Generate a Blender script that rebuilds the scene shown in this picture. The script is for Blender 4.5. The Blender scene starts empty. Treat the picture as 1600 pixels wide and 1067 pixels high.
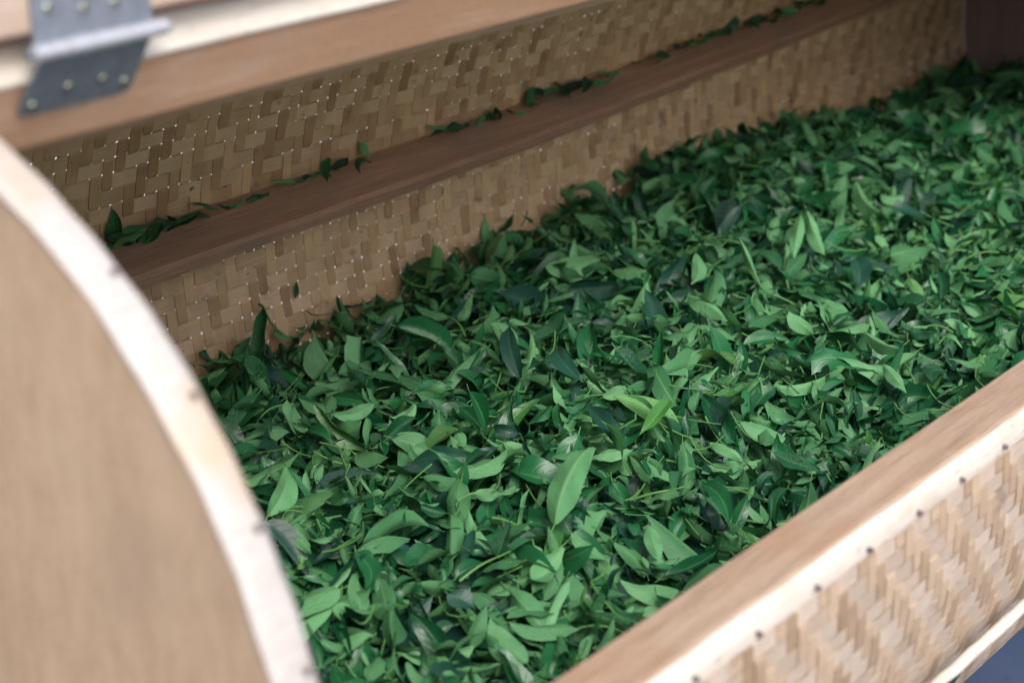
import bpy, math, random
import numpy as np
from mathutils import Vector, Matrix
rnd = random.Random(7); RNG = np.random.default_rng(7)
C = bpy.context.scene
COL = C.collection
Z0 = 1.55                                   # camera height above the floor; builders below use z measured from it
# ------------------------------------------------------------------ camera, world, sun, exposure
cam = bpy.data.cameras.new('camera'); camo = bpy.data.objects.new('camera', cam); COL.objects.link(camo)
PITCH, YAW = math.radians(22.512), math.radians(39.908)
fw = Vector((math.cos(YAW)*math.cos(PITCH), math.sin(YAW)*math.cos(PITCH), -math.sin(PITCH)))
rt = Vector((math.sin(YAW), -math.cos(YAW), 0)); up = rt.cross(fw)
M = Matrix((rt, up, -fw)).transposed().to_4x4(); M.translation = (0, 0, Z0)
camo.matrix_world = M
cam.sensor_width = 36; cam.lens = 63.0; cam.clip_end = 2000; cam.clip_start = 0.02
cam.dof.use_dof = True; cam.dof.focus_distance = 1.56; cam.dof.aperture_fstop = 5.8
C.camera = camo
world = bpy.data.worlds.new('World'); C.world = world; world.use_nodes = True
wn = world.node_tree.nodes; wl = world.node_tree.links
bg = wn['Background']; sky = wn.new('ShaderNodeTexSky'); sky.sky_type = 'NISHITA'; sky.sun_disc = False
SUN_EL, SUN_AZ = math.radians(48), math.radians(239)      # direction TO the sun, angle from +X towards +Y
sky.sun_elevation = SUN_EL; sky.sun_rotation = math.pi/2 - SUN_AZ
sky.dust_density = 5.0; sky.air_density = 1.0; sky.ozone_density = 1.0
bg.inputs['Strength'].default_value = 0.15
wl.new(sky.outputs['Color'], bg.inputs['Color'])
sun = bpy.data.lights.new('sun', 'SUN'); suno = bpy.data.objects.new('sun', sun); COL.objects.link(suno)
sun.energy = 1.6; sun.angle = math.radians(26); sun.color = (1.0, 0.985, 0.965)
sd = Vector((math.cos(SUN_AZ)*math.cos(SUN_EL), math.sin(SUN_AZ)*math.cos(SUN_EL), math.sin(SUN_EL)))
suno.rotation_euler = sd.to_track_quat('Z', 'Y').to_euler(); suno.location = (0, 0, 6)
C.view_settings.view_transform = 'Standard'; C.view_settings.look = 'None'
C.view_settings.gamma = 1; C.view_settings.use_curve_mapping = False
C.view_settings.exposure = 0.34
C.cycles.diffuse_bounces = 6; C.cycles.max_bounces = 10
# ------------------------------------------------------------------ drum numbers (metres)
YC, ZC, R = 0.86715, -0.589365, 0.41265      # drum axis (runs along X) and radius
XA, XB = 0.45, 2.66
def cyl(th, r=R):
    """point of the drum section: th measured at the axis, 0 = back (+Y), 90 = top, 180 = front"""
    a = math.radians(th); return YC + r*math.cos(a), ZC + r*math.sin(a)
# ------------------------------------------------------------------ node helpers
def mat(name):
    m = bpy.data.materials.new(name); m.use_nodes = True
    nt = m.node_tree; return m, nt, nt.nodes['Principled BSDF']
class N:
    def __init__(s, nt): s.nt = nt
    def new(s, t, **kw):
        n = s.nt.nodes.new(t)
        for k, v in kw.items(): setattr(n, k, v)
        return n
    def link(s, a, b): s.nt.links.new(a, b)
    def put(s, sock, v):
        if hasattr(v, 'links'): s.link(v, sock)
        else: sock.default_value = v
    def math(s, op, a, b=0.0, c=0.0, clamp=False):
        n = s.new('ShaderNodeMath', operation=op, use_clamp=clamp)
        s.put(n.inputs[0], a); s.put(n.inputs[1], b); s.put(n.inputs[2], c); return n.outputs[0]
    def mix(s, fac, a, b, mode='MIX'):
        n = s.new('ShaderNodeMix', data_type='RGBA', blend_type=mode)
        s.put(n.inputs[0], fac)
        for i, v in ((6, a), (7, b)):
            if hasattr(v, 'links'): s.link(v, n.inputs[i])
            else: n.inputs[i].default_value = (*v, 1)
        return n.outputs[2]
    def noise(s, vec, scale, detail=4, rough=.55, dims='3D'):
        n = s.new('ShaderNodeTexNoise', noise_dimensions=dims); n.inputs['Scale'].default_value = scale
        n.inputs['Detail'].default_value = detail; n.inputs['Roughness'].default_value = rough
        if vec is not None: s.link(vec, n.inputs['Vector'])
        return n.outputs['Fac']
    def ramp(s, fac, lo, hi, a=0.0, b=1.0):
        n = s.new('ShaderNodeMapRange'); n.interpolation_type = 'SMOOTHSTEP'
        s.put(n.inputs[0], fac); s.put(n.inputs[1], lo); s.put(n.inputs[2], hi); s.put(n.inputs[3], a); s.put(n.inputs[4], b)
        return n.outputs[0]
    def coords(s, scale=(1, 1, 1), rot=(0, 0, 0)):
        tc = s.new('ShaderNodeTexCoord'); mp = s.new('ShaderNodeMapping')
        mp.inputs['Scale'].default_value = scale; mp.inputs['Rotation'].default_value = rot
        s.link(tc.outputs['Object'], mp.inputs['Vector']); return mp.outputs['Vector']
    def bump(s, h, bsdf, strength=.3, dist=.001):
        n = s.new('ShaderNodeBump'); n.inputs['Strength'].default_value = strength; n.inputs['Distance'].default_value = dist
        s.link(h, n.inputs['Height']); s.link(n.outputs['Normal'], bsdf.inputs['Normal'])
def wood(name, light, dark, streak=(3, 90, 90), rough=.6, mottled=.5, stain=None):
    m, nt, b = mat(name); n = N(nt)
    v = n.coords(streak); fine = n.noise(v, 5, 6, .65)
    v2 = n.coords(tuple(x*.25 for x in streak)); broad = n.noise(v2, 3, 3, .5)
    pores = n.noise(n.coords((streak[0]*8, streak[1]*8, streak[2]*8)), 6, 2, .5)
    f = n.math('ADD', n.math('MULTIPLY', fine, .65), n.math('MULTIPLY', broad, mottled), clamp=True)
    col = n.mix(n.ramp(f, .35, .85), light, dark)
    col = n.mix(n.ramp(pores, .56, .68, 0, .5), col, tuple(x*.45 for x in dark))
    blotch = n.noise(n.coords((1, 1, 1)), 9, 4, .6)
    if stain: col = n.mix(n.ramp(blotch, .5, .72, 0, .6), col, stain)
    n.link(col, b.inputs['Base Color']); b.inputs['Roughness'].default_value = rough
    n.bump(n.math('ADD', fine, pores), b, .35, .0006); return m
M_panel = wood('panel wood', (.60, .44, .29), (.45, .305, .185), (26, 26, 7), .7, .5, (.43, .30, .21))
M_rail = wood('rail wood', (.62, .465, .345), (.31, .195, .12), (6, 110, 110), .62, .45, (.46, .27, .16))
M_uprail = wood('upper rail wood', (.86, .63, .47), (.62, .37, .23), (4, 40, 40), .6, .8, (.62, .50, .40))
M_lidwood = wood('lid wood', (.62, .50, .42), (.45, .33, .25), (5, 90, 90), .6, .5)
M_dark = wood('reddish dark wood', (.48, .30, .205), (.25, .145, .098), (4, 100, 100), .6, .5, (.26, .19, .155))
M_end = wood('far end wood', (.30, .215, .20), (.19, .135, .125), (60, 60, 4), .7, .5)
def bamboo(name='pale split bamboo', A=(.80, .77, .71), B=(.68, .61, .51), blot=.60):
    m, nt, b = mat(name); n = N(nt)
    fib = n.noise(n.coords((4, 160, 160)), 5, 5, .6); bl = n.noise(n.coords((1, 1, 1)), 14, 4, .6)
    col = n.mix(n.ramp(fib, .3, .75), A, B)
    col = n.mix(n.ramp(bl, .50, .70, 0, blot), col, (.58, .45, .32))
    spot = n.noise(n.coords((12, 40, 40)), 6, 3, .6)
    col = n.mix(n.ramp(spot, .60, .70, 0, .5), col, (.33, .26, .23))
    n.link(col, b.inputs['Base Color']); b.inputs['Roughness'].default_value = .42
    n.bump(fib, b, .3, .0005); return m
M_bamboo = bamboo()
M_bandwood = bamboo('worn whitish edge band', (.62, .60, .585), (.50, .455, .42), .8)
def metal(name, col, rough, me=1.0):
    m, nt, b = mat(name); n = N(nt); b.inputs['Metallic'].default_value = me
    sc = n.noise(n.coords((1, 1, 1)), 120, 4, .6)
    n.link(n.mix(n.ramp(sc, .3, .7), col, tuple(x*.75 for x in col)), b.inputs['Base Color'])
    n.link(n.ramp(sc, .2, .8, rough*.8, rough*1.3), b.inputs['Roughness']); return m
M_zinc = metal('zinc plated steel', (.27, .305, .37), .5, .35)
M_pin = metal('bright hinge barrel', (.85, .87, .92), .5, .8)
M_screw = metal('brassy screw', (.42, .46, .38), .45)
M_nail = metal('dark nail head', (.16, .13, .13), .6, .3)
def weave_mat(name, lo_long, hi_long, lo_ring, hi_ring, dirt):
    # attribute 'strip': r = random of the strip, g = across the strip 0..1, b = 0 lengthwise strip / 1 ring strip ; 'along': metres along it
    m, nt, b = mat(name); n = N(nt)
    at = n.new('ShaderNodeAttribute', attribute_name='strip'); sp = n.new('ShaderNodeSeparateColor'); n.link(at.outputs['Color'], sp.inputs[0])
    al = n.new('ShaderNodeAttribute', attribute_name='along')
    cv = n.new('ShaderNodeCombineXYZ')
    n.link(n.math('MULTIPLY', al.outputs['Fac'], 6.0), cv.inputs[0]); n.link(n.math('MULTIPLY', sp.outputs[1], 16.0), cv.inputs[1])
    n.link(n.math('MULTIPLY', sp.outputs[0], 57.0), cv.inputs[2])
    fib = n.noise(cv.outputs[0], 1.7, 4, .65)
    cv2 = n.new('ShaderNodeCombineXYZ'); n.link(n.math('MULTIPLY', al.outputs['Fac'], 24.0), cv2.inputs[0]); n.link(n.math('MULTIPLY', sp.outputs[0], 91.0), cv2.inputs[1])
    patch = n.noise(cv2.outputs[0], 1.0, 2, .5)
    t = n.math('MULTIPLY_ADD', sp.outputs[0], .55, n.math('MULTIPLY_ADD', fib, .80, n.math('MULTIPLY', patch, .85)))
    t = n.ramp(t, .60, 1.50)
    cl = n.mix(t, lo_long, hi_long); cr = n.mix(t, lo_ring, hi_ring)
    col = n.mix(sp.outputs[2], cl, cr)
    oc = n.coords((1, 1, 1)); d1 = n.noise(oc, 26, 5, .7); d2 = n.noise(oc, 75, 3, .7)
    col = n.mix(n.ramp(d1, .57, .74, 0, dirt), col, (.14, .085, .05))
    col = n.mix(n.ramp(d2, .675, .74, 0, dirt*.95), col, (.045, .032, .035))
    fm = n.noise(cv.outputs[0], 6.5, 2, .6)
    col = n.mix(n.ramp(fm, .52, .70, 0, .55), col, n.mix(.65, col, (.16, .09, .05)))
    n.link(col, b.inputs['Base Color']); b.inputs['Roughness'].default_value = .5
    n.bump(n.math('ADD', fib, fm), b, .4, .0006); return m
M_weave = weave_mat('woven bamboo', (.45, .300, .160), (.80, .60, .37), (.37, .225, .115), (.70, .495, .28), .85)
M_weave_out = weave_mat('woven bamboo outside', (.46, .36, .275), (.66, .56, .47), (.34, .235, .15), (.60, .46, .33), .40)
# ------------------------------------------------------------------ mesh helpers
def link(o, parent=None):
    COL.objects.link(o)
    if parent is not None: o.parent = parent
    return o
def tag(o, label=None, cat=None, group=None, kind=None):
    if label: o['label'] = label
    if cat: o['category'] = cat
    if group: o['group'] = group
    if kind: o['kind'] = kind
    return o
def empty(name, loc=(0, 0, 0)):
    o = bpy.data.objects.new(name, None); o.location = loc; o.empty_display_size = .05; return link(o)
def np_mesh(name, V, F, smooth=True, **attrs):
    me = bpy.data.meshes.new(name); V = np.asarray(V, np.float32); F = np.asarray(F, np.int32); k = F.shape[1]
    me.vertices.add(len(V)); me.vertices.foreach_set('co', V.ravel())
    me.loops.add(F.size); me.loops.foreach_set('vertex_index', F.ravel())
    me.polygons.add(len(F)); me.polygons.foreach_set('loop_start', np.arange(0, F.size, k, dtype=np.int32))
    me.polygons.foreach_set('loop_total', np.full(len(F), k, np.int32))
    me.polygons.foreach_set('use_smooth', np.full(len(F), smooth))
    for key, val in attrs.items():
        val = np.asarray(val, np.float32)
        if val.ndim == 1:
            a = me.attributes.new(key, 'FLOAT', 'POINT'); a.data.foreach_set('value', val)
        else:
            a = me.attributes.new(key, 'FLOAT_COLOR', 'POINT'); q = np.ones((len(V), 4), np.float32); q[:, :val.shape[1]] = val
            a.data.foreach_set('color', q.ravel())
    me.update(); me.validate(); return me
def mobj(name, me, m, parent=None, loc=None):
    o = bpy.data.objects.new(name, me); me.materials.clear(); me.materials.append(m); link(o, parent)
    if loc: o.location = loc
    return o
def prism(name, sec, x0, x1, m, parent, segs=1, bevel=.0015, wob=0.0, smooth=False):
    """extrude a closed section [(y, z)...] along X; z is measured from the camera height"""
    import bmesh
    bm = bmesh.new(); rows = []
    cy = sum(p[0] for p in sec)/len(sec); cz = sum(p[1] for p in sec)/len(sec)
    for i in range(segs+1):
        x = x0 + (x1-x0)*i/segs
        k = 1 + (rnd.uniform(-wob, wob) if wob else 0); oy = rnd.uniform(-wob, wob)*.008; oz = rnd.uniform(-wob, wob)*.008
        rows.append([bm.verts.new((x, cy+(y-cy)*k+oy, cz+(z-cz)*k+oz)) for y, z in sec])
    n = len(sec)
    for a, b in zip(rows, rows[1:]):
        for j in range(n): bm.faces.new((a[j], a[(j+1) % n], b[(j+1) % n], b[j]))
    bm.faces.new(rows[0][::-1]); bm.faces.new(rows[-1])
    bmesh.ops.recalc_face_normals(bm, faces=bm.faces)
    me = bpy.data.meshes.new(name); bm.to_mesh(me); bm.free()
    if smooth:
        for p in me.polygons: p.use_smooth = len(p.vertices) == 4
    o = mobj(name, me, m, parent)
    if bevel:
        bv = o.modifiers.new('bevel', 'BEVEL'); bv.width = bevel; bv.segments = 2; bv.limit_method = 'ANGLE'
    return o
def tube(name, pts, rad, m, parent=None, sides=10, caps=True):
    pts = [Vector(p) for p in pts]; rads = rad if isinstance(rad, (list, tuple)) else [rad]*len(pts)
    V = []; F = []
    for i, p in enumerate(pts):
        t = (pts[min(i+1, len(pts)-1)] - pts[max(i-1, 0)]).normalized()
        a = t.orthogonal().normalized() if i == 0 else (pa - t*pa.dot(t)).normalized()
        pa = a; b = t.cross(a)
        for k in range(sides):
            q = 2*math.pi*k/sides; V.append(p + (a*math.cos(q)+b*math.sin(q))*rads[i])
    for i in range(len(pts)-1):
        for k in range(sides): F.append((i*sides+k, i*sides+(k+1) % sides, (i+1)*sides+(k+1) % sides, (i+1)*sides+k))
    if caps:
        a0 = len(V); V += V[:sides]; V += V[(len(pts)-1)*sides:len(pts)*sides]
        F.append(tuple(range(a0, a0+sides))[::-1]); F.append(tuple(range(a0+sides, a0+2*sides)))
    me = bpy.data.meshes.new(name); me.from_pydata([tuple(v) for v in V], [], F); me.update()
    for p in me.polygons: p.use_smooth = len(p.vertices) == 4
    return mobj(name, me, m, parent)
def half_round(p0, p1, bulge, n=8):
    """section of a split cane lying on the segment p0-p1, bulging to the left of p0->p1"""
    d = np.array(p1)-np.array(p0); nn = np.array((-d[1], d[0]))/np.linalg.norm(d); out = []
    for i in range(n+1):
        a = math.pi*i/n; out.append(tuple(np.array(p0)+d*(.5-.5*math.cos(a))+nn*bulge*math.sin(a)**.8))
    out.append(tuple(np.array(p1)-nn*.001)); out.append(tuple(np.array(p0)-nn*.001)); return out
# ------------------------------------------------------------------ the floor
def sheet(name, x0, x1, y0, y1, z, m):
    me = bpy.data.meshes.new(name); me.from_pydata([(x0, y0, z), (x1, y0, z), (x1, y1, z), (x0, y1, z)], [], [(0, 1, 2, 3)])
    return tag(mobj(name, me, m), kind='structure')
def floor_mat(name, a, b2, rough):
    m, nt, b = mat(name); n = N(nt); f = n.noise(n.coords((1, 1, 1)), 5, 6, .6); g = n.noise(n.coords((1, 1, 1)), 60, 4, .6)
    c = n.mix(n.ramp(f, .35, .7), a, b2); c = n.mix(n.ramp(g, .66, .72, 0, .7), c, tuple(x*.4 for x in a))
    n.link(c, b.inputs['Base Color']); b.inputs['Roughness'].default_value = rough; n.bump(g, b, .2, .001); return m
sheet('ground', -400, 400, -400, 400, 0, floor_mat('pale concrete', (.42, .42, .43), (.50, .49, .49), .7))
sheet('painted_floor', -4, 8, -4, 1.9, .004, floor_mat('blue grey painted floor', (.055, .080, .145), (.07, .095, .16), .45))
# ------------------------------------------------------------------ the drum
drum = empty('tumbling_drum', (0, 0, Z0))
tag(drum, 'long horizontal bamboo and wood tumbling drum lying open and filled with green leaves', 'drum')
def weave(name, th0, th1, x0, x1, m, parent, r=R, cy=YC, cz=ZC, pr=.0160, pl=.0133, seed=1, A=.00060, gap=(.0008, .0024), e=.14):
    """2/2 twill of flat strips on a cylinder: lengthwise strips along X, ring strips round it"""
    g = np.random.default_rng(seed)
    nl = int(abs(math.radians(th1-th0))*r/pr); nr = int((x1-x0)/pl)
    T = .00030
    th0r, dth = math.radians(th0), math.radians(th1-th0)/nl; dx = (x1-x0)/nr
    Vs, Fs, Ss, As = [], [], [], []; base = 0
    def ribbon(us, ws, hs, halfw, rid, lengthwise, jit):
        nonlocal base
        n = len(us)
        prof = [(-1, -T), (1, -T), (1, T), (-1, T)]
        P = np.zeros((n, 4, 3)); S = np.zeros((n, 4, 3)); L = np.zeros((n, 4))
        for k, (s, t) in enumerate(prof):
            hh = r + hs + t
            if lengthwise:
                th = ws + s*halfw/r + jit; x = us; L[:, k] = x
            else:
                th = us; x = ws + s*halfw + jit; L[:, k] = th*r
            P[:, k, 0] = x; P[:, k, 1] = cy+np.cos(th)*hh; P[:, k, 2] = cz+np.sin(th)*hh
            S[:, k, 0] = rid; S[:, k, 1] = (s+1)/2; S[:, k, 2] = 0 if lengthwise else 1
        i = np.arange(n-1)[:, None]*4
        for k in range(4):
            a = k; b = (k+1) % 4
            Fs.append(np.concatenate([i+a, i+b, i+4+b, i+4+a], 1)+base)
        Vs.append(P.reshape(-1, 3)); Ss.append(S.reshape(-1, 3)); As.append(L.ravel()); base += n*4
    for i in range(nl):
        j = np.arange(nr); over = ((j - i) % 4 < 2)*2.0-1
        us = (x0+(j[:, None]+np.array([e, 1-e]))*dx).ravel(); hs = np.repeat(-over*A*g.uniform(.75, 1.3, nr), 2)     # inside face of the wall: over = towards the axis
        us += 0; wth = th0r+(i+.5)*dth
        ribbon(us, np.full(len(us), wth), hs, (pr-(g.uniform(*gap) if g.random() < .78 else gap[0]*.6)*.9)/2, g.random(), True, np.interp(us, np.linspace(x0, x1, 12), g.normal(0, .00035, 12))/r)
    for j in range(nr):
        i = np.arange(nl); over = ((j - i) % 4 < 2)*2.0-1
        us = th0r+((i[:, None]+np.array([e, 1-e]))*dth).ravel(); hs = np.repeat(over*A*g.uniform(.75, 1.3, nl), 2)
        ribbon(us, np.full(len(us), x0+(j+.5)*dx), hs, (pl-(g.uniform(*gap) if g.random() < .78 else gap[0]*.6))/2, g.random(), False, np.interp(us, np.linspace(min(us), max(us), 12), g.normal(0, .00035, 12)))
    me = np_mesh(name, np.concatenate(Vs), np.concatenate(Fs), False, strip=np.concatenate(Ss), along=np.concatenate(As))
    return mobj(name, me, m, parent)
# th: 0 back, 90 top, 180 front. the opening runs from 112 (upper rail) to 171 (lower rail)
weave('woven_wall', 174, 360+3, XA, XB, M_weave_out if False else M_weave, drum, seed=3)
weave('woven_wall', 0, 108, XA, XB, M_weave, drum, seed=5, r=R+.0028)
weave('woven_cover', 107, 176, 2.10, XB, M_weave, drum, seed=8, r=R-.004)
prism('cover_edge_board', [(YC+(R-.012+q)*math.cos(math.radians(a_)), ZC+(R-.012+q)*math.sin(math.radians(a_))) for q, rg in ((0, range(110, 176, 6)), (.014, range(170, 109, -6))) for a_ in rg], 2.075, 2.10, M_dark, drum, 1, 0)
def front_skin():
    o = weave('outer_woven_skin', 173.5, 215, XA, XB, M_weave_out, drum, r=R+.0046, seed=11, pr=.0122, pl=.0116, A=.00065, gap=(.0005, .0022), e=.17)
    return o
front_skin()
# near end panel: a round board with a pale cane band nailed round its edge
def swell(th):
    return float(np.interp(th, SW_T, SW_V))
_k = np.array([80, 90, 100, 108, 116, 120, 125, 130, 135, 140, 145, 150, 155, 160, 165, 171, 178, 186, 195, 205.]); _v = np.array([0, -.001, -.004, -.0055, -.0032, .0004, .0041, .0066, .008, .0082, .0074, .0053, .0022, -.002, -.0055, -.0065, -.005, -.0025, -.0006, 0])
SW_T = np.linspace(80, 205, 501); SW_V = np.interp(SW_T, _k, _v); SW_V = np.convolve(np.pad(SW_V, 14, 'edge'), np.hanning(31)[1:-1]/np.hanning(31)[1:-1].sum(), 'valid')
def disc(name, x0, x1, r, m, parent, n=240):
    V = []; F = []
    rr = [0, r*.5, r-.002, r]
    for sgn, x in ((0, x0), (1, x1)):
        for k in range(n):
            a = 2*math.pi*k/n; r_ = r+swell(math.degrees(a)); V.append((x, YC+r_*math.cos(a), ZC+r_*math.sin(a)))
    F = [tuple(range(n)), tuple(range(2*n-1, n-1, -1))] + [(k, n+k, n+(k+1) % n, (k+1) % n) for k in range(n)]
    me = bpy.data.meshes.new(name); me.from_pydata(V, [], F); me.update(); o = mobj(name, me, m, parent)
    bv = o.modifiers.new('bevel', 'BEVEL'); bv.width = .002; bv.segments = 2; bv.limit_method = 'ANGLE'; return o
near_end = disc('end_panel', .4285, .4495, R-.0012, M_panel, drum)
def band(name, x0, x1, r0, bulge, tha, thb, m, parent, n=150, uneven=.0006, seed=2):
    g = random.Random(seed); prof = [(0, 0)]+[(.5-.5*math.cos(math.pi*i/6), bulge*(.35+.65*math.sin(math.pi*i/6)**.7)) for i in range(7)]+[(1, 0)]
    V = []; F = []; k = len(prof); ph = [g.uniform(0, 6) for _ in range(4)]
    for i in range(n+1):
        a = math.radians(tha+(thb-tha)*i/n)
        e0 = uneven*(math.sin(a*23+ph[0])+math.sin(a*61+ph[1])); e1 = uneven*(math.sin(a*19+ph[2])+math.sin(a*71+ph[3]))
        for s, h in prof:
            x = x0+e0+(x1+e1-x0-e0)*s; rr_ = r0+h+swell(math.degrees(a)); V.append((x, YC+rr_*math.cos(a), ZC+rr_*math.sin(a)))
    for i in range(n):
        for j in range(k): F.append((i*k+j, (i+1)*k+j, (i+1)*k+(j+1) % k, i*k+(j+1) % k))
    F.append(tuple(range(k))[::-1]); F.append(tuple(n*k+j for j in range(k)))
    me = bpy.data.meshes.new(name); me.from_pydata(V, [], F); me.update()
    for p in me.polygons: p.use_smooth = len(p.vertices) == 4
    return mobj(name, me, m, parent)
band('edge_band', .4272, .4503, R-.0010, .0028, 116, 360+100, M_bandwood, near_end, n=260, uneven=.0004)
def nailhead(p, nrm, r, m, parent, name='nail', h=.0012):
    p = Vector(p); nrm = Vector(nrm).normalized()
    return tube(name, [p-nrm*.004, p+nrm*h*.6, p+nrm*h], [r, r, r*.6], m, parent, 12)
for th in (130.2, 139, 147.5, 156.4, 165, 175):
    y, z = cyl(th, R+.0016+swell(th)); a = math.radians(th); nailhead((.4450, y, z), (0, math.cos(a), math.sin(a)), .0022, M_nail, near_end)
far_end = disc('end_panel', XB, XB+.022, R-.0005, M_end, drum)
band('edge_band', XB-.002, XB+.024, R+.005, .003, 116, 360+100, M_bamboo, far_end, seed=9)
# rails of the opening
O = np.array((.705, -.2105)); dU = np.array((.5, -.866)); nU = np.array((-.866, -.5))
P = lambda s, h=0.0: tuple(O+dU*s+nU*h)
rail_u = prism('upper_rail', [P(.0446), P(.0), (.7145, -.1950), (.740, -.186), (.770, -.205), (.752, -.262)], .425, XB+.02, M_uprail, drum, 1, .0018)
prism('cane_strip', half_round(P(.0002, .0015), (.7130, -.1940), .0028), .418, XB+.022, M_bamboo, rail_u, 60, .0, .03, True)
Lo = np.array((.45895, -.5233)); di = np.array((.992, -.126)); Li = Lo+di*.0427
rail_l = prism('lower_rail', [tuple(Lo), tuple(Li), tuple(Li+np.array((-.004, -.030))), tuple(Lo+np.array((-.002, -.024)))], XA+.001, XB, M_rail, drum, 1, .0016)
pa = (Lo[0]-.0012, Lo[1]-.0012); pb = (.4560, -.5480)
cane = prism('cane_strip', half_round(pb, pa, .0042, 10), XA+.001, XB+.002, M_bamboo, rail_l, 90, .0, .03, True)
x = .632; prev = 0
for i in range(33):
    ny, nz = .4507+rnd.uniform(-.0003, .0003), -.5372+rnd.uniform(-.0015, .0012)
    nailhead((x, ny-.0006, nz), (0, -.96, -.1), .0018, M_nail, rail_l); x += .0612+rnd.uniform(-.004, .004)
# long cane pole low on the front, and the inner ledge
n16 = [(.4478+.0043*math.cos(2*math.pi*k/16), -.6890+.0043*math.sin(2*math.pi*k/16)) for k in range(16)]
prism('cane_pole', n16, XA-.01, XB+.02, M_bamboo, drum, 160, 0, .06, True)
def ledge_z(x): return float(np.interp(x, [.45, .95, 1.2, 1.49, 1.83, 1.98, 2.45, 2.66], [-.5630, -.5612, -.5590, -.5562, -.5455, -.5415, -.5225, -.5150]))
def ledge():
    V = []; n = 40
    for i in range(n+1):
        x = XA+(XB-XA)*i/n; fy = np.interp(x, [.45, 2.66], [1.213, 1.230]); fz = ledge_z(x)
        for y, z in ((1.283, fz+.0205), (1.262, fz+.0160), (fy+.004, fz+.0025), (fy, fz-.001), (fy+.004, fz-.012), (1.283, fz-.016)): V.append((x, y, z))
    F = [(i*6+j, i*6+(j+1) % 6, (i+1)*6+(j+1) % 6, (i+1)*6+j) for i in range(n) for j in range(6)]
    F += [tuple(range(6))[::-1], tuple(n*6+j for j in range(6))]
    me = bpy.data.meshes.new('inner_ledge'); me.from_pydata(V, [], F); me.update(); return mobj('inner_ledge', me, M_dark, drum)
ledge()
# hinge
hinge = empty('hinge'); hinge.parent = drum
def plate(name, corners, nrm, th, m, parent, rr=0.004):
    """rounded plate through (x, s) corners given as 3-D points (a, b, c, d)"""
    c = [Vector(p) for p in corners]; nrm = Vector(nrm).normalized(); pts = []
    for i in range(4):
        p, q, w = c[i], c[i-1], c[(i+1) % 4]; r_ = rr if i >= 2 else .0008
        a = p+(q-p).normalized()*r_; b = p+(w-p).normalized()*r_
        for t in (0, .33, .66, 1): pts.append((a*(1-t)+p*t)*(1-t)+(p*(1-t)+b*t)*t)
    n = len(pts); V = [tuple(p) for p in pts]+[tuple(p-nrm*th) for p in pts]
    F = [tuple(range(n)), tuple(range(2*n-1, n-1, -1))]+[(k, n+k, n+(k+1) % n, (k+1) % n) for k in range(n)]
    me = bpy.data.meshes.new(name); me.from_pydata(V, [], F); me.update()
    import bmesh; bm = bmesh.new(); bm.from_mesh(me); bmesh.ops.recalc_face_normals(bm, faces=bm.faces); bm.to_mesh(me); bm.free()
    return mobj(name, me, m, parent)
def H(x, s, h): q = P(s, h); return (x, q[0], q[1])
plate('lower_plate', [H(.4850, -.020, .0072), H(.5500, -.020, .0072), H(.5510, .0195, .0030), H(.4835, .0195, .0030)], (0, -.866, -.5), .0016, M_zinc, hinge, .006)
by, bz = .6865, -.1930
plate('upper_plate', [(.4815, by+.001, bz+.003), (.5500, by+.001, bz+.003), (.5500, by+.002, bz+.045), (.4815, by+.002, bz+.045)], (0, -1, 0), .0016, M_zinc, hinge, .006)
tube('barrel', [(.4795, by, bz), (.4970, by, bz)], .0040, M_pin, hinge, 18); tube('barrel', [(.4975, by, bz), (.5340, by, bz)], .0042, M_pin, hinge, 18)
tube('barrel', [(.5345, by, bz), (.5570, by, bz)], .0040, M_pin, hinge, 18); tube('pin', [(.4765, by, bz), (.5590, by, bz)], .0026, M_zinc, hinge, 12)
for x, s in ((.4905, .0120), (.5085, .0040), (.5290, .0040), (.5445, .0100)):
    h = .0034+(.0195-s)*.1; q = H(x, s, h); nailhead(q, (0, -.866, -.5), .0026, M_screw, hinge, 'screw', .0012)
for x, z in ((.4905, -.1735), (.5105, -.1765), (.5285, -.1765), (.5085, -.1690), (.5400, -.1640)):
    nailhead((x, by+.001, z), (0, -1, 0), .0026, M_screw, hinge, 'screw', .0012)
# lid, swung up and over: its edge board, its curved woven shell, and its far board
lid = empty('lid'); lid.parent = drum
prism('edge_board', [(.6905, -.1845), (.6905, -.1445), (.7160, -.1445), (.7160, -.1825)], .44, XB, M_lidwood, lid, 1, .0015)
LY, LZ = .700, .2310
weave('lid_weave', -86, -38, .46, XB-.01, M_weave_out, lid, cy=LY, cz=LZ, seed=21)
fy_, fz_ = LY+R*math.cos(math.radians(-36)), LZ+R*math.sin(math.radians(-36))
prism('edge_board', [(fy_-.012, fz_-.01), (fy_+.012, fz_+.004), (fy_-.012, fz_+.036), (fy_-.034, fz_+.020)], .44, XB, M_lidwood, lid, 1, .0015)
for xx in (.44, XB-.02):
    sec = []
    for i in range(13):
        a = math.radians(-88+50*i/12); sec.append((LY+(R+.002)*math.cos(a), LZ+(R+.002)*math.sin(a)))
    for i in range(12, -1, -1):
        a = math.radians(-88+50*i/12); sec.append((LY+(R-.035)*math.cos(a), LZ+(R-.035)*math.sin(a)))
    prism('curved_rib', sec, xx, xx+.02, M_lidwood, lid, 1, 0)

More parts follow.
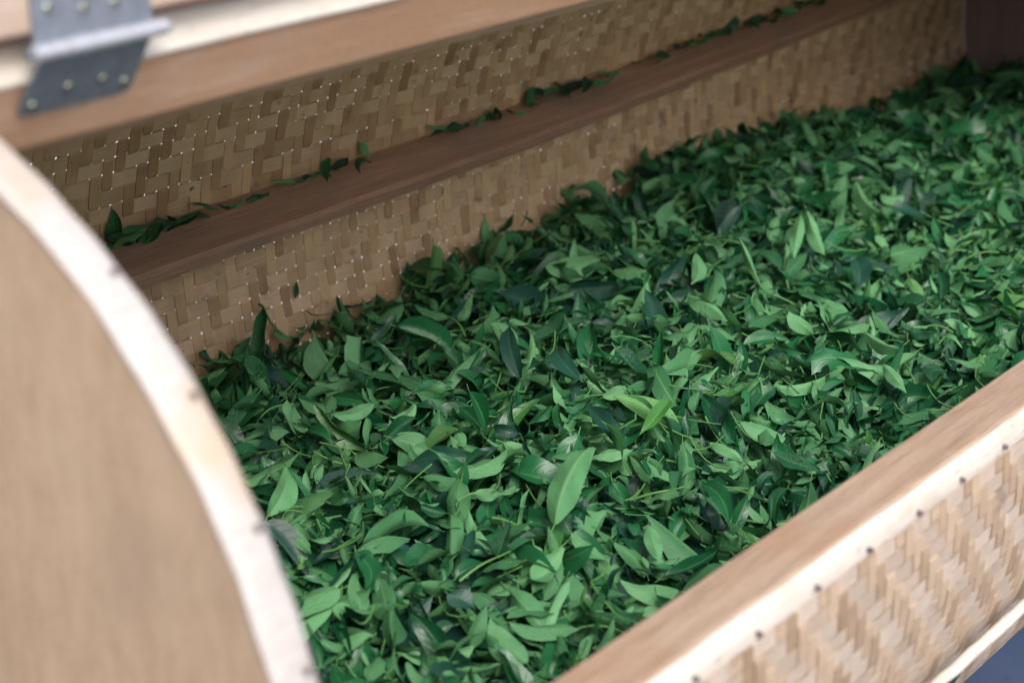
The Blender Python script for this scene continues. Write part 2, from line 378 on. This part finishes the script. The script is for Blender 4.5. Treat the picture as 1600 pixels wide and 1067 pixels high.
# ------------------------------------------------------------------ leaves
def leaf_mat(name, per_object):
    m, nt, b = mat(name); n = N(nt)
    if per_object:
        oi = n.new('ShaderNodeObjectInfo'); csock = oi.outputs['Color']
    else:
        at0 = n.new('ShaderNodeAttribute', attribute_name='tint'); csock = at0.outputs['Color']
    sp = n.new('ShaderNodeSeparateColor'); n.link(csock, sp.inputs[0]); r_, g_, b_ = sp.outputs
    uv = n.new('ShaderNodeAttribute', attribute_name='luv'); su = n.new('ShaderNodeSeparateColor'); n.link(uv.outputs['Color'], su.inputs[0])
    u = su.outputs[0]; av = n.math('ABSOLUTE', n.math('MULTIPLY_ADD', su.outputs[1], 2.0, -1.0)); stalk = su.outputs[2]
    mid = n.ramp(av, .03, .13, 1, 0)
    side = n.math('FRACT', n.math('SUBTRACT', n.math('MULTIPLY', u, 8.0), n.math('MULTIPLY', av, 1.9)))
    sv = n.math('MULTIPLY', n.ramp(n.math('ABSOLUTE', n.math('SUBTRACT', side, .5)), .0, .13, 1, 0), n.ramp(av, .75, .95, 1, 0))
    vein = n.math('MAXIMUM', mid, n.math('MULTIPLY', sv, .45))
    geo = n.new('ShaderNodeNewGeometry'); oc = n.coords((1, 1, 1)); nz = n.noise(oc, 90, 4, .6)
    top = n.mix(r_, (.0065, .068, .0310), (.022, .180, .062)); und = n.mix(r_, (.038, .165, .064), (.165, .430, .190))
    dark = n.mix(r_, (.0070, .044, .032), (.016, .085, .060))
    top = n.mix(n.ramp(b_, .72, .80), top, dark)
    col = n.mix(geo.outputs['Backfacing'], top, und)
    col = n.mix(n.math('MULTIPLY', n.math('MAXIMUM', n.math('MULTIPLY', mid, .42), n.math('MULTIPLY', sv, .10)), n.ramp(b_, .72, .8, 1, .35)), col, n.mix(geo.outputs['Backfacing'], (.10, .29, .085), (.20, .43, .17)))
    col = n.mix(n.ramp(g_, .955, .99, 0, .40), col, (.14, .34, .05))
    col = n.mix(n.ramp(nz, .3, .75, 0, .22), col, n.mix(.5, col, (.01, .05, .02)))
    col = n.mix(n.ramp(stalk, .3, .6), col, (.12, .31, .095))
    n.link(col, b.inputs['Base Color'])
    n.link(n.math('MULTIPLY_ADD', geo.outputs['Backfacing'], .18, n.math('MULTIPLY_ADD', n.ramp(b_, .70, .76), .10, n.math('MULTIPLY_ADD', nz, .20, .27))), b.inputs['Roughness'])
    n.link(n.math('MULTIPLY_ADD', geo.outputs['Backfacing'], -.25, .55), b.inputs['Specular IOR Level'])
    hgt = n.math('ADD', n.math('MULTIPLY', vein, -.35), n.math('ADD', n.math('MULTIPLY', nz, .3), n.math('MULTIPLY', n.noise(oc, 38, 2, .5), 3.2))); n.bump(hgt, b, .55, .0012)
    tr = n.new('ShaderNodeBsdfTranslucent'); n.link(n.mix(.5, col, (.09, .34, .03)), tr.inputs['Color'])
    mx = n.new('ShaderNodeMixShader'); mx.inputs[0].default_value = .13
    out = nt.nodes['Material Output']; n.link(b.outputs[0], mx.inputs[1]); n.link(tr.outputs[0], mx.inputs[2]); n.link(mx.outputs[0], out.inputs['Surface'])
    return m
M_leaf = leaf_mat('tea leaf', True); M_leafheap = leaf_mat('heaped tea leaves', False)
def leaf_geo(nu, nv, aspect, bend, fold, twist, wave, curl_tip, g, serr=0.0, sbend=0.0, stalk=.10, pucker=.0035, torn=0.0):
    """unit-length lance-shaped leaf; base at 0, tip at +X, upper face +Z. returns V, F, luv"""
    u = np.linspace(0, 1, nu); v = np.linspace(-1, 1, nv); U, Vv = np.meshgrid(u, v, indexing='ij')
    Uw = U*(1-torn*(1+.35*Vv*g.choice([-1, 1]))); w = (np.sin(np.pi*np.clip(Uw, 0, 1)**.86)**.80)*(1-.22*Uw)*(1+.12*g.normal()*np.sign(Vv))*aspect/2*1.08+.004
    w = np.where(U > .82, w*(1-.18*np.sin((U-.82)/.18*np.pi)), w)
    if serr: w = w*(1+serr*((np.arange(nu) % 2)[:, None]*2-1)*(np.abs(Vv) > .95)*np.sin(np.pi*U))
    yy = Vv*w; ph = g.uniform(0, 6, 3)
    zz = fold*np.abs(yy)+wave*np.sin(U*g.uniform(9, 15)+ph[0]+Vv*1.3)*np.abs(Vv)**1.5+wave*.5*np.sin(U*5+ph[1])
    zz = zz+pucker*np.sin(2*np.pi*(U*8-1.9*np.abs(Vv)))*(1-np.abs(Vv)**3)*np.sin(np.pi*U)
    tw = twist*(U-.5); y2 = yy*np.cos(tw)-zz*np.sin(tw); z2 = yy*np.sin(tw)+zz*np.cos(tw)
    ang = bend*(u-.5)+curl_tip*np.clip(u-.6, 0, 1)**2*4; du = 1/(nu-1)
    cx = np.concatenate([[0], np.cumsum(np.cos((ang[1:]+ang[:-1])/2)*du)]); cz = np.concatenate([[0], np.cumsum(np.sin((ang[1:]+ang[:-1])/2)*du)])
    X = cx[:, None]-z2*np.sin(ang)[:, None]; Z = cz[:, None]+z2*np.cos(ang)[:, None]; Y = y2+sbend*(U-.5)**2
    V = np.stack([X, Y, Z], -1).reshape(-1, 3); i = np.arange(nu-1)[:, None]*nv+np.arange(nv-1)[None]
    F = np.stack([i, i+nv, i+nv+1, i+1], -1).reshape(-1, 4); luv = np.stack([U, Vv*.5+.5, U*0], -1).reshape(-1, 3)
    if stalk > 0:                              # short stalk, a four-sided sliver
        s = []; sl = []
        p0 = V[nv//2]; d = np.array([-math.cos(ang[0]), 0, -math.sin(ang[0])])
        for t in (-.12, .5, 1.0):
            q = p0+d*stalk*t+np.array([0, 0, .010*t*t])
            for a in range(4): s.append(q+.0105*np.array([0, math.cos(a*math.pi/2), math.sin(a*math.pi/2)])); sl.append((0, .5, 1))
        b0 = len(V); F2 = [(b0+k*4+a, b0+k*4+(a+1) % 4, b0+(k+1)*4+(a+1) % 4, b0+(k+1)*4+a) for k in range(2) for a in range(4)]
        V = np.concatenate([V, s]); luv = np.concatenate([luv, sl]); F = np.concatenate([F, F2])
    V = V-np.array([.5, 0, V[:, 2].mean()]); return V, F, luv
def variants(nu, nv, count, seed, stalk=.1):
    g = np.random.default_rng(seed); out = []; pk = .004 if nu > 12 else 0
    for k in range(count):
        kind = k % 6
        bend = g.normal(0, .8); fold = g.uniform(.15, .6); tw = g.normal(0, .7); ct = g.normal(0, .4); asp = g.uniform(.30, .45)
        if kind == 1: fold = g.uniform(.9, 1.6)
        if kind == 2: bend = g.choice([-1, 1])*g.uniform(1.0, 1.8)
        if kind == 3: tw = g.choice([-1, 1])*g.uniform(1.2, 2.0)
        if kind == 4: ct = g.choice([-1, 1])*g.uniform(.7, 1.2)
        if kind == 5: asp = g.uniform(.17, .25)
        out.append(leaf_geo(nu, nv, asp, bend, fold, tw, g.uniform(.012, .032), ct, g, sbend=g.normal(0, .35), stalk=stalk, pucker=pk, torn=(.25 if k % 12 == 3 and nu < 13 else 0)))
    return out
KIND_WORD = ['gently wavy', 'folded lengthwise', 'strongly curled', 'twisted', 'bent-tipped', 'narrow']
def heap_z(x, y):
    """height of the top of the heap (z from the camera height)"""
    bx = np.interp(x, [.4, 1.02, 1.11, 1.24, 1.34, 1.5, 1.66, 1.76, 1.95, 2.24, 2.40, 2.55, 2.66], [-.688, -.685, -.693, -.686, -.679, -.668, -.675, -.652, -.660, -.688, -.702, -.686, -.690])
    t = np.clip((1.27-y)/.35, 0, 1); mid = -.676+.016*np.clip((x-1.4)/.5, 0, 1)+.010*np.sin(x*5.1+.4)+.008*np.sin(y*13+x*3)
    z = bx*(1-t*t*(3-2*t))+mid*t*t*(3-2*t)
    z = z+.016*np.exp(-((x-1.95)/.30)**2-((y-1.12)/.09)**2)+.014*np.exp(-((x-1.35)/.28)**2-((y-.95)/.13)**2)
    z = z-.020*np.exp(-((x-1.62)/.13)**2-((y-.80)/.12)**2)+.010*np.exp(-((x-.95)/.2)**2-((y-.80)/.12)**2)
    return z+.0065*np.sin(x*31+y*17)*np.sin(y*37-x*11)+.0055*np.sin(x*53-y*29+1)*np.sin(y*61+x*23)
def slope(x, y, e=.01):
    return (heap_z(x+e, y)-heap_z(x-e, y))/(2*e), (heap_z(x, y+e)-heap_z(x, y-e))/(2*e)
def wall_y(z, side):
    q = math.sqrt(max(R*R-(z-ZC)**2, 0)); return YC+side*(q-.004)
def rotm(psi, pitch, roll, flip):
    cp, sp = np.cos(psi), np.sin(psi); Rz = np.array([[cp, -sp, 0], [sp, cp, 0], [0, 0, 1]])
    cy_, sy_ = np.cos(pitch), np.sin(pitch); Ry = np.array([[cy_, 0, sy_], [0, 1, 0], [-sy_, 0, cy_]])
    a = roll+(math.pi if flip else 0); cx_, sx_ = np.cos(a), np.sin(a); Rx = np.array([[1, 0, 0], [0, cx_, -sx_], [0, sx_, cx_]])
    return Rz @ Ry @ Rx
heap_V, heap_F, heap_T, heap_L = [], [], [], []; hb = 0
# heap body under its top leaves, coloured dark as shade between them
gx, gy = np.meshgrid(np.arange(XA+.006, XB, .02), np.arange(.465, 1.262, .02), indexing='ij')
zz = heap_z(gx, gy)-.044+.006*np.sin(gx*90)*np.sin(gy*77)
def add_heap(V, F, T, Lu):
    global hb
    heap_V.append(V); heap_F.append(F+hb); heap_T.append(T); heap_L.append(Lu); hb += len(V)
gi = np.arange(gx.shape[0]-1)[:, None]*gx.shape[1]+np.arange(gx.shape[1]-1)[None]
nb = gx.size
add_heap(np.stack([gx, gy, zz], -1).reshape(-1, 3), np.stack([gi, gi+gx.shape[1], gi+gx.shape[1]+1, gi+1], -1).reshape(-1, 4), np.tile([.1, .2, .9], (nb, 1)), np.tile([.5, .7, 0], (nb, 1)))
fine = variants(12, 5, 36, 5); coarse = variants(6, 3, 24, 6, 0)
NL = 18000
xs = RNG.uniform(XA+.01, XB-.01, NL); ys = RNG.uniform(.47, 1.262, NL); lay = RNG.random(NL)**.8
for k in range(NL):
    x, y = xs[k], ys[k]; near = x < 2.0
    L = float(np.clip(RNG.lognormal(math.log(.0315), .46), .012, .068))
    depth = -.046*lay[k]+.008
    z = heap_z(x, y)+depth
    V, F, Lu = (fine if near else coarse)[RNG.integers(36 if near else 24)]
    flip = RNG.random() < .44
    sx, sy = slope(x, y)
    Rm = rotm(RNG.uniform(0, 2*math.pi), RNG.normal(0, .58), RNG.normal(0, .75), flip)
    W = (V*np.array([1, RNG.uniform(.7, 1.15), 1])*L) @ Rm.T
    W[:, 2] += W[:, 0]*sx+W[:, 1]*sy
    W += np.array([x, y, z]); W[:, 0] = np.clip(W[:, 0], XA+.002, XB-.003)
    lim = YC+np.sqrt(np.clip(R*R-(W[:, 2]-ZC)**2, 0, 1))-.003; W[:, 1] = np.minimum(W[:, 1], lim); W[:, 1] = np.maximum(W[:, 1], 2*YC-lim)
    add_heap(W, F, np.tile([RNG.random(), RNG.random(), RNG.random()], (len(W), 1)), Lu)
# thin stalks and shreds among the leaves
for k in range(900):
    x, y = RNG.uniform(XA+.02, XB-.03), RNG.uniform(.48, 1.25); L = RNG.uniform(.018, .05); psi = RNG.uniform(0, 6.28)
    r_ = RNG.uniform(.0005, .0011); n = 5; t = np.linspace(-.5, .5, n); cv = RNG.normal(0, .3)
    c = np.stack([t*L, cv*L*t*t, L*RNG.normal(0, .5)*t*t], -1) @ rotm(psi, RNG.normal(0, .3), 0, False).T+np.array([x, y, heap_z(x, y)+RNG.uniform(-.010, .010)])
    ring = np.array([[0, 0, r_], [-math.sin(psi)*r_, math.cos(psi)*r_, -r_*.5], [math.sin(psi)*r_, -math.cos(psi)*r_, -r_*.5]])
    V = (c[:, None]+ring[None]).reshape(-1, 3); F = np.array([(i*3+a, i*3+(a+1) % 3, i*3+3+(a+1) % 3, i*3+3+a) for i in range(n-1) for a in range(3)])
    add_heap(V, F, np.tile([.5, .3, .3], (len(V), 1)), np.tile([0, .5, 1], (len(V), 1)))
HV = np.concatenate(heap_V); HF = np.concatenate(heap_F)
heap = mobj('leaf_heap', np_mesh('leaf_heap', HV, HF, True, tint=np.concatenate(heap_T), luv=np.concatenate(heap_L)), M_leafheap, None, (0, 0, Z0))
tag(heap, 'deep heap of freshly picked green tea leaves filling the open drum', 'leaf heap', kind='stuff')
# -- single leaves one can pick out on top of the heap
var_me = [np_mesh('tea_leaf', V, F, True, luv=Lu) for V, F, Lu in variants(27, 7, 36, 12)]
def put_leaf(me, x, y, z, psi, pitch, roll, flip, L, W, color, label, group, name='tea_leaf'):
    o = bpy.data.objects.new(name, me)
    if not me.materials: me.materials.append(M_leaf)
    COL.objects.link(o)
    o.matrix_world = Matrix.Translation((x, y, z+Z0)) @ Matrix([list(r) for r in rotm(psi, pitch, roll, flip)]).to_4x4() @ Matrix.Diagonal((L, W, L, 1))
    o.color = (*color, 1); tag(o, label, 'leaf', group); return o
GOLD = []                                                    # centres already taken
HEROES = [
 (0.9931, 0.7717, -0.6358, 0.282, -0.340, 0.242, 1, 0.1070, 0.0902, (0.60, 0.30, 0.20), 4, 'largest leaf on the heap, pale green, its tip bent to the upper right'),
 (1.3076, 1.1148, -0.6616, 2.940, -0.069, -0.639, 0, 0.0607, 0.0663, (0.35, 0.20, 0.20), 0, 'dark glossy leaf with saw-toothed edge near the crest below the woven wall'),
 (1.1337, 0.7886, -0.6382, -3.080, 0.307, -0.352, 0, 0.0533, 0.0456, (1.00, 0.99, 0.20), 0, 'bright green oval leaf with a pale midrib, up and right of the largest leaf'),
 (0.8700, 0.9659, -0.6627, 0.499, -0.366, 0.213, 1, 0.0628, 0.0700, (0.90, 0.20, 0.20), 0, 'broad pale leaf nearest the round end panel rim, tip up'),
 (0.8187, 0.8993, -0.6612, -1.709, 0.204, 0.374, 1, 0.0506, 0.0443, (0.80, 0.20, 0.20), 0, 'pale leaf pointing down right from the broad leaf by the panel rim'),
 (1.0257, 1.0451, -0.6744, 2.891, -0.051, -0.608, 1, 0.0509, 0.0516, (1.00, 0.50, 0.20), 0, 'pale yellowish green oval leaf lying sideways at the left of the heap'),
 (1.1012, 1.0114, -0.6667, -0.172, 0.037, 0.594, 0, 0.0450, 0.0688, (0.80, 0.20, 0.20), 0, 'dark glossy cupped leaf in the left middle of the heap'),
 (1.6202, 0.9494, -0.6442, -2.705, 0.541, -0.063, 1, 0.0740, 0.0536, (1.00, 0.20, 0.20), 0, 'left leaf of the pale hanging pair on the upper right of the heap'),
 (1.6281, 0.9304, -0.6421, -2.214, 0.469, 0.277, 1, 0.0747, 0.0535, (1.00, 0.20, 0.20), 3, 'right leaf of the pale hanging pair on the upper right of the heap'),
 (1.4747, 0.9148, -0.6297, -2.179, 0.444, 0.276, 1, 0.0773, 0.0277, (1.00, 0.20, 0.20), 5, 'long narrow pale leaf left of the pale hanging pair'),
 (0.9964, 0.6922, -0.6686, -2.271, 0.378, 0.160, 1, 0.0399, 0.0499, (0.80, 0.20, 0.20), 0, 'pale oval leaf standing upright above the lower rail'),
 (0.9507, 0.6641, -0.6797, 2.136, -0.151, -0.572, 1, 0.0472, 0.0591, (0.90, 0.40, 0.20), 0, 'large pale leaf touching the lower rail near the bottom of the photo'),
 (1.1809, 0.9894, -0.6456, 0.893, -0.495, -0.126, 0, 0.0682, 0.0635, (0.40, 0.20, 0.90), 0, 'dark bluish leaf, tip up, in the middle of the heap'),
 (1.0982, 0.8190, -0.6404, 1.196, -0.297, -0.356, 0, 0.0645, 0.0544, (0.90, 0.20, 0.90), 0, 'dark blue grey leaf just above and right of the largest leaf'),
 (1.0757, 0.7960, -0.6555, 2.315, 0.115, -0.608, 1, 0.0419, 0.0387, (0.90, 0.20, 0.20), 2, 'pale saw-toothed leaf lying flat right of the largest leaf'),
 (1.0787, 0.6847, -0.6609, -2.102, 0.292, 0.300, 0, 0.0576, 0.0575, (0.50, 0.20, 0.20), 0, 'dark green glossy leaf hanging down above the lower rail'),
 (1.4504, 0.9633, -0.6391, -2.657, 0.554, -0.067, 1, 0.0429, 0.0556, (0.70, 0.20, 0.20), 0, 'pale oval leaf below the crest left of the long narrow leaf'),
 (1.3830, 0.9051, -0.6437, -1.792, 0.148, 0.526, 1, 0.0641, 0.0568, (0.80, 0.20, 0.20), 0, 'pale pointed leaf slanting down right in the upper middle'),
 (1.4526, 0.8074, -0.6402, 1.354, -0.014, -0.597, 1, 0.0406, 0.0499, (0.70, 0.20, 0.20), 0, 'small pale oval leaf lying sideways at the right of the heap'),
 (1.3995, 0.7207, -0.6403, -1.865, 0.010, 0.577, 1, 0.0511, 0.0442, (1.00, 0.20, 0.20), 1, 'pale boat-shaped leaf at the right, below the small oval one'),
 (1.7791, 0.9552, -0.6450, -2.052, 0.387, 0.410, 1, 0.0603, 0.0594, (0.90, 0.20, 0.20), 1, 'pale folded leaf at the upper right of the heap'),
 (1.1596, 0.9074, -0.6330, -1.929, 0.335, 0.357, 0, 0.0555, 0.0641, (1.00, 0.20, 0.90), 0, 'wide blue grey leaf slanting down right in the centre of the heap'),
 (1.0563, 0.9173, -0.6449, -2.121, 0.405, 0.198, 0, 0.0574, 0.0462, (0.70, 0.20, 0.20), 1, 'half pale half dark folded leaf left of the centre'),
 (1.0064, 0.6597, -0.6787, -0.144, -0.019, 0.469, 0, 0.0644, 0.0387, (0.20, 0.20, 0.20), 5, 'flat dark leaf pointing up right just above the lower rail'),
 (1.0505, 1.0031, -0.6726, 2.471, 0.369, -0.615, 1, 0.0275, 0.0448, (1.00, 0.30, 0.20), 0, 'small round pale leaf right of the yellowish oval leaf'),
 (0.8167, 0.8179, -0.6588, -2.181, 0.384, 0.105, 0, 0.0392, 0.0559, (0.50, 0.20, 0.20), 0, 'dark glossy broad leaf at the lower left of the heap'),
 (1.3528, 0.6829, -0.6480, -2.070, 0.275, 0.401, 1, 0.0445, 0.0445, (0.80, 0.20, 0.20), 0, 'pale leaf pointing down toward the right part of the lower rail'),
 (1.4013, 0.8096, -0.6431, -1.833, 0.319, 0.477, 1, 0.0393, 0.0592, (0.80, 0.20, 0.20), 3, 'broad pale wrinkled leaf at the right of the centre'),
 (0.9518, 0.7222, -0.6646, -1.380, 0.472, 0.501, 1, 0.0350, 0.0410, (0.70, 0.20, 0.20), 0, 'pale leaf slanting down right below the largest leaf'),
 (1.1606, 0.7336, -0.6642, -1.526, 0.252, 0.535, 1, 0.0373, 0.0366, (1.00, 0.20, 0.20), 0, 'light leaf slanting down right above the dark hanging leaf'),
 (1.5813, 0.8491, -0.6498, -2.485, 0.514, 0.111, 0, 0.0464, 0.0764, (0.80, 0.20, 0.90), 0, 'dark blue grey leaf on the right of the pale hanging pair'),
 (0.8463, 0.7540, -0.6724, -1.166, 0.440, 0.525, 0, 0.0254, 0.0606, (0.80, 0.20, 0.90), 3, 'dark triangular leaf near the bottom edge of the photo'),
]

def hero(x, y, z, psi, pit, roll, flip, L, W, color, k, label):
    L *= .95; W *= .70
    g = np.random.default_rng(int(x*1e4)); bend, fold, tw, ct = [(.75, .48, .35, .3), (.5, 1.2, .4, .3), (1.4, .45, .3, .2), (.6, .45, 1.2, .3), (.45, .50, .3, 1.5), (.5, .6, .5, .3)][k]
    V, F, Lu = leaf_geo(41, 11, .40, bend*g.choice([-1, 1]), fold, tw*g.choice([-1, 1]), .022, ct, g, serr=.035, sbend=(.45 if k == 4 else g.normal(0, .30)), stalk=.13, pucker=.0075)
    V = V*np.array([L, W, L]); st = Lu[:, 2] > .5; nb_ = int((~st).sum())
    root = bpy.data.objects.new('tea_leaf', None); root.empty_display_size = .01; COL.objects.link(root)
    root.matrix_world = Matrix.Translation((x, y, z+Z0)) @ Matrix([list(r) for r in rotm(psi, pit, roll, flip)]).to_4x4()
    fb = F[(F < nb_).all(1)]; fs = F[(F >= nb_).all(1)]-nb_
    b_ = mobj('blade', np_mesh('blade', V[:nb_], fb, True, luv=Lu[:nb_]), M_leaf, root); b_.color = (*color, 1)
    s_ = mobj('stalk', np_mesh('stalk', V[nb_:], fs, True, luv=Lu[nb_:]), M_leaf, root); s_.color = (*color, 1)
    tag(root, label, 'leaf', 'single tea leaves on top of the heap')
for h_ in HEROES:
    hero(*h_); r_h = h_[7]*.33; GOLD.append((h_[0], h_[1], r_h))
    for q_ in (-.35, .35): GOLD.append((h_[0]+math.cos(h_[3])*h_[7]*q_, h_[1]+math.sin(h_[3])*h_[7]*q_, .010))
hero(1.083, 1.222, -.664, .75, -1.0, -.5, 0, .068, .075, (.6, .2, .2), 1, 'dark triangular folded leaf leaning up against the woven wall near its left end')
hero(1.172, 1.268, -.652, .05, -1.45, .9, 0, .020, .020, (.3, .2, .2), 0, 'tiny dark leaf stuck alone to the woven wall above the heap')
tag(tube('leaf_stalk', [(1.150, 1.240, Z0-.692), (1.136, 1.252, Z0-.688), (1.126, 1.258, Z0-.672), (1.118, 1.260, Z0-.652), (1.112, 1.258, Z0-.648)], [.0010, .0011, .0012, .0013, .0015], M_leaf), 'thin curved green stalk leaning on the woven wall beside the triangular leaf', 'stalk')
def where(x, y):
    if y > 1.13: return 'by the woven wall' + (', far end' if x > 1.9 else ', near end' if x < 1.3 else '')
    if x < .82: return 'beside the round panel'
    if y < .80 and x < 1.15: return 'low by the lower rail'
    if y < .78: return 'by the lower rail at right'
    if x > 1.75: return 'on the far right'
    return 'in the nearer middle' if x < 1.28 else 'in the farther middle'
count = 0; tries = 0
while count < 170 and tries < 30000:
    tries += 1
    x = .60+1.6*rnd.random()**1.15; y = rnd.uniform(.60, 1.235)
    q = Vector((x, y, heap_z(x, y))); v = (rt.dot(q)/fw.dot(q), up.dot(q)/fw.dot(q))
    if abs(v[0]) > .30 or abs(v[1]) > .20: continue
    if math.atan2(-q.z, q.y) > math.radians(46.3): continue
    if any((x-a)**2+(y-b)**2 < (.021+r0)**2 for a, b, r0 in GOLD): continue
    GOLD.append((x, y, .008)); k = rnd.randrange(36); L = min(.070, max(.030, rnd.gauss(.049, .010)))
    flip = rnd.random() < .52; g = rnd.random(); r_ = rnd.random(); b_ = rnd.random()
    tone = 'pale green' if flip else ('blackish green' if b_ > .66 else 'bright green' if r_ > .55 else 'deep green')
    lab = '%s %s tea leaf %s' % (KIND_WORD[k % 6], tone, where(x, y))
    sx, sy = slope(x, y)
    psi = rnd.uniform(0, 6.28); pit = rnd.gauss(0, .30)-(sx*math.cos(psi)+sy*math.sin(psi))
    put_leaf(var_me[k], x, y, heap_z(x, y)+.0065, psi, pit, rnd.gauss(0, .42), flip, L, L*rnd.uniform(.85, 1.2), (r_, g, b_), lab, 'single tea leaves on top of the heap')
    count += 1
# -- young shoots: a green stem with two or three leaves and a bud still on it
shoots = 0; tries = 0
while shoots < 16 and tries < 5000:
    tries += 1
    x = .65+1.15*rnd.random(); y = rnd.uniform(.62, 1.2); q = Vector((x, y, heap_z(x, y)))
    if abs(rt.dot(q)/fw.dot(q)) > .27 or abs(up.dot(q)/fw.dot(q)) > .18 or math.atan2(-q.z, q.y) > math.radians(45.5): continue
    if any((x-a)**2+(y-b)**2 < (.016+r0)**2 for a, b, r0 in GOLD): continue
    GOLD.append((x, y, .02)); shoots += 1; psi = rnd.uniform(0, 6.28); Ls = rnd.uniform(.035, .055)
    root = bpy.data.objects.new('tea_shoot', None); root.empty_display_size = .01; COL.objects.link(root)
    root.matrix_world = Matrix.Translation((x, y, heap_z(x, y)+.010+Z0)) @ Matrix.Rotation(psi, 4, 'Z') @ Matrix.Rotation(rnd.gauss(0, .2), 4, 'Y')
    cv = rnd.uniform(-.4, .4); P_ = lambda t: (Ls*(t-.5), cv*Ls*(t-.5)**2*1.5, .003*math.sin(t*4))
    o = tube('stem', [P_(i/8) for i in range(9)], [.0012-.00055*i/8 for i in range(9)], M_leaf, root, 7)
    me_ = o.data; a_ = me_.attributes.new('luv', 'FLOAT_COLOR', 'POINT'); a_.data.foreach_set('color', np.tile([0, .5, 1, 1], len(me_.vertices)).astype(np.float32)); o.color = (.6, .3, .2, 1)
    for j, t in enumerate((.35, .68, .98, 1.0)[:rnd.choice((3, 4))]):
        last = j >= 2; l = Ls*(.85, .75, .5, .35)[j]*rnd.uniform(.8, 1.1); sgn = 1 if j % 2 else -1
        lo_ = bpy.data.objects.new('bud' if j == 3 else 'leaf', var_me[rnd.randrange(36)]); COL.objects.link(lo_); lo_.parent = root
        an = sgn*(.75 if not last else .15)+rnd.gauss(0, .12); p_ = P_(t)
        off = Vector((math.cos(an), math.sin(an), .1))*l*.56
        lo_.matrix_local = Matrix.Translation(Vector(p_)+off) @ Matrix.Rotation(an, 4, 'Z') @ Matrix.Rotation(-.15, 4, 'Y') @ Matrix.Rotation(rnd.gauss(0, .4)+(math.pi if rnd.random() < .4 else 0), 4, 'X') @ Matrix.Diagonal((l, l*(.5 if j == 3 else .95), l, 1))
        lo_.color = (rnd.random(), rnd.random()*.9, .3, 1)
    tag(root, 'green stemmed tea shoot with %s leaves %s' % ('several small' if Ls > .045 else 'short', where(x, y)), 'shoot', 'tea shoots on top of the heap')
# -- leaves caught on the inner ledge, in little drifts
drifts = [(.915, 1.045, 20, 'in the leftmost drift on the ledge', .040), (1.05, 1.12, 5, 'just right of the leftmost drift on the ledge', .026), (1.15, 1.255, 8, 'in the second drift on the ledge', .028),
          (1.275, 1.29, 1, 'alone between two drifts on the ledge', .022), (1.37, 1.50, 8, 'in the third drift on the ledge', .034), (1.54, 1.70, 9, 'in the fourth drift on the ledge', .038),
          (1.74, 1.80, 3, 'in the small fifth drift on the ledge', .036), (1.83, 1.96, 9, 'in the sixth drift on the ledge', .036), (1.96, 2.16, 13, 'in the far drift on the ledge', .038), (2.27, 2.29, 1, 'alone at the far end of the ledge', .03)]
for x0, x1, n, lab, L0 in drifts:
    n = n if n == 1 else int(n*1.08)
    for i in range(n):
        x = x0+(x1-x0)*(i+.5)/n+rnd.uniform(-.006, .006); k = rnd.randrange(36); L = L0*rnd.uniform(.75, 1.2)
        up_ = rnd.random() < .22; y = 1.262+rnd.uniform(-.012, .008)-(0 if up_ else .006); flip = rnd.random() < .35
        psi = rnd.gauss(0, .5)+(math.pi if rnd.random() < .5 else 0)
        pit, roll = (rnd.gauss(0, .6), rnd.gauss(.5, .3)) if up_ else (rnd.gauss(0, .2), rnd.gauss(.1, .3))
        g, r_, b_ = rnd.random()*.9, rnd.random(), rnd.random()
        tone = 'pale green' if flip else 'dark green'
        put_leaf(var_me[k], x, y, ledge_z(x)+.0205+(.008 if up_ else .003+.004*rnd.random()), psi, pit, roll, flip, L, L, (r_, g, b_), '%s %s leaf %s' % (KIND_WORD[k % 6], tone, lab), 'leaves caught on the inner ledge')

# -- leaves that share a description are told apart by their order from left to right in the view
ORD = ['leftmost', 'second from left', 'third from left', 'fourth from left', 'fifth from left', 'sixth from left', 'seventh from left', 'eighth from left', 'ninth from left', 'tenth from left']
same = {}
for o in list(COL.objects):
    if o.get('category') in ('leaf', 'shoot') and o.parent is None: same.setdefault(o['label'], []).append(o)
for lab, os_ in same.items():
    if len(os_) < 2: continue
    def px(o): q = o.matrix_world.translation-Vector((0, 0, Z0)); return rt.dot(q)/fw.dot(q)
    os_.sort(key=px)
    for i, o in enumerate(os_): o['label'] = ('rightmost' if i == len(os_)-1 and i < 9 else ORD[min(i, 9)])+' '+lab
for o in COL.objects:
    if len(str(o.get('label', '')).split()) > 16: o['label'] = o['label'].replace(' tea leaf', ' leaf').replace('gently wavy ', 'wavy ').replace('just right of the leftmost drift', 'right of the leftmost drift')
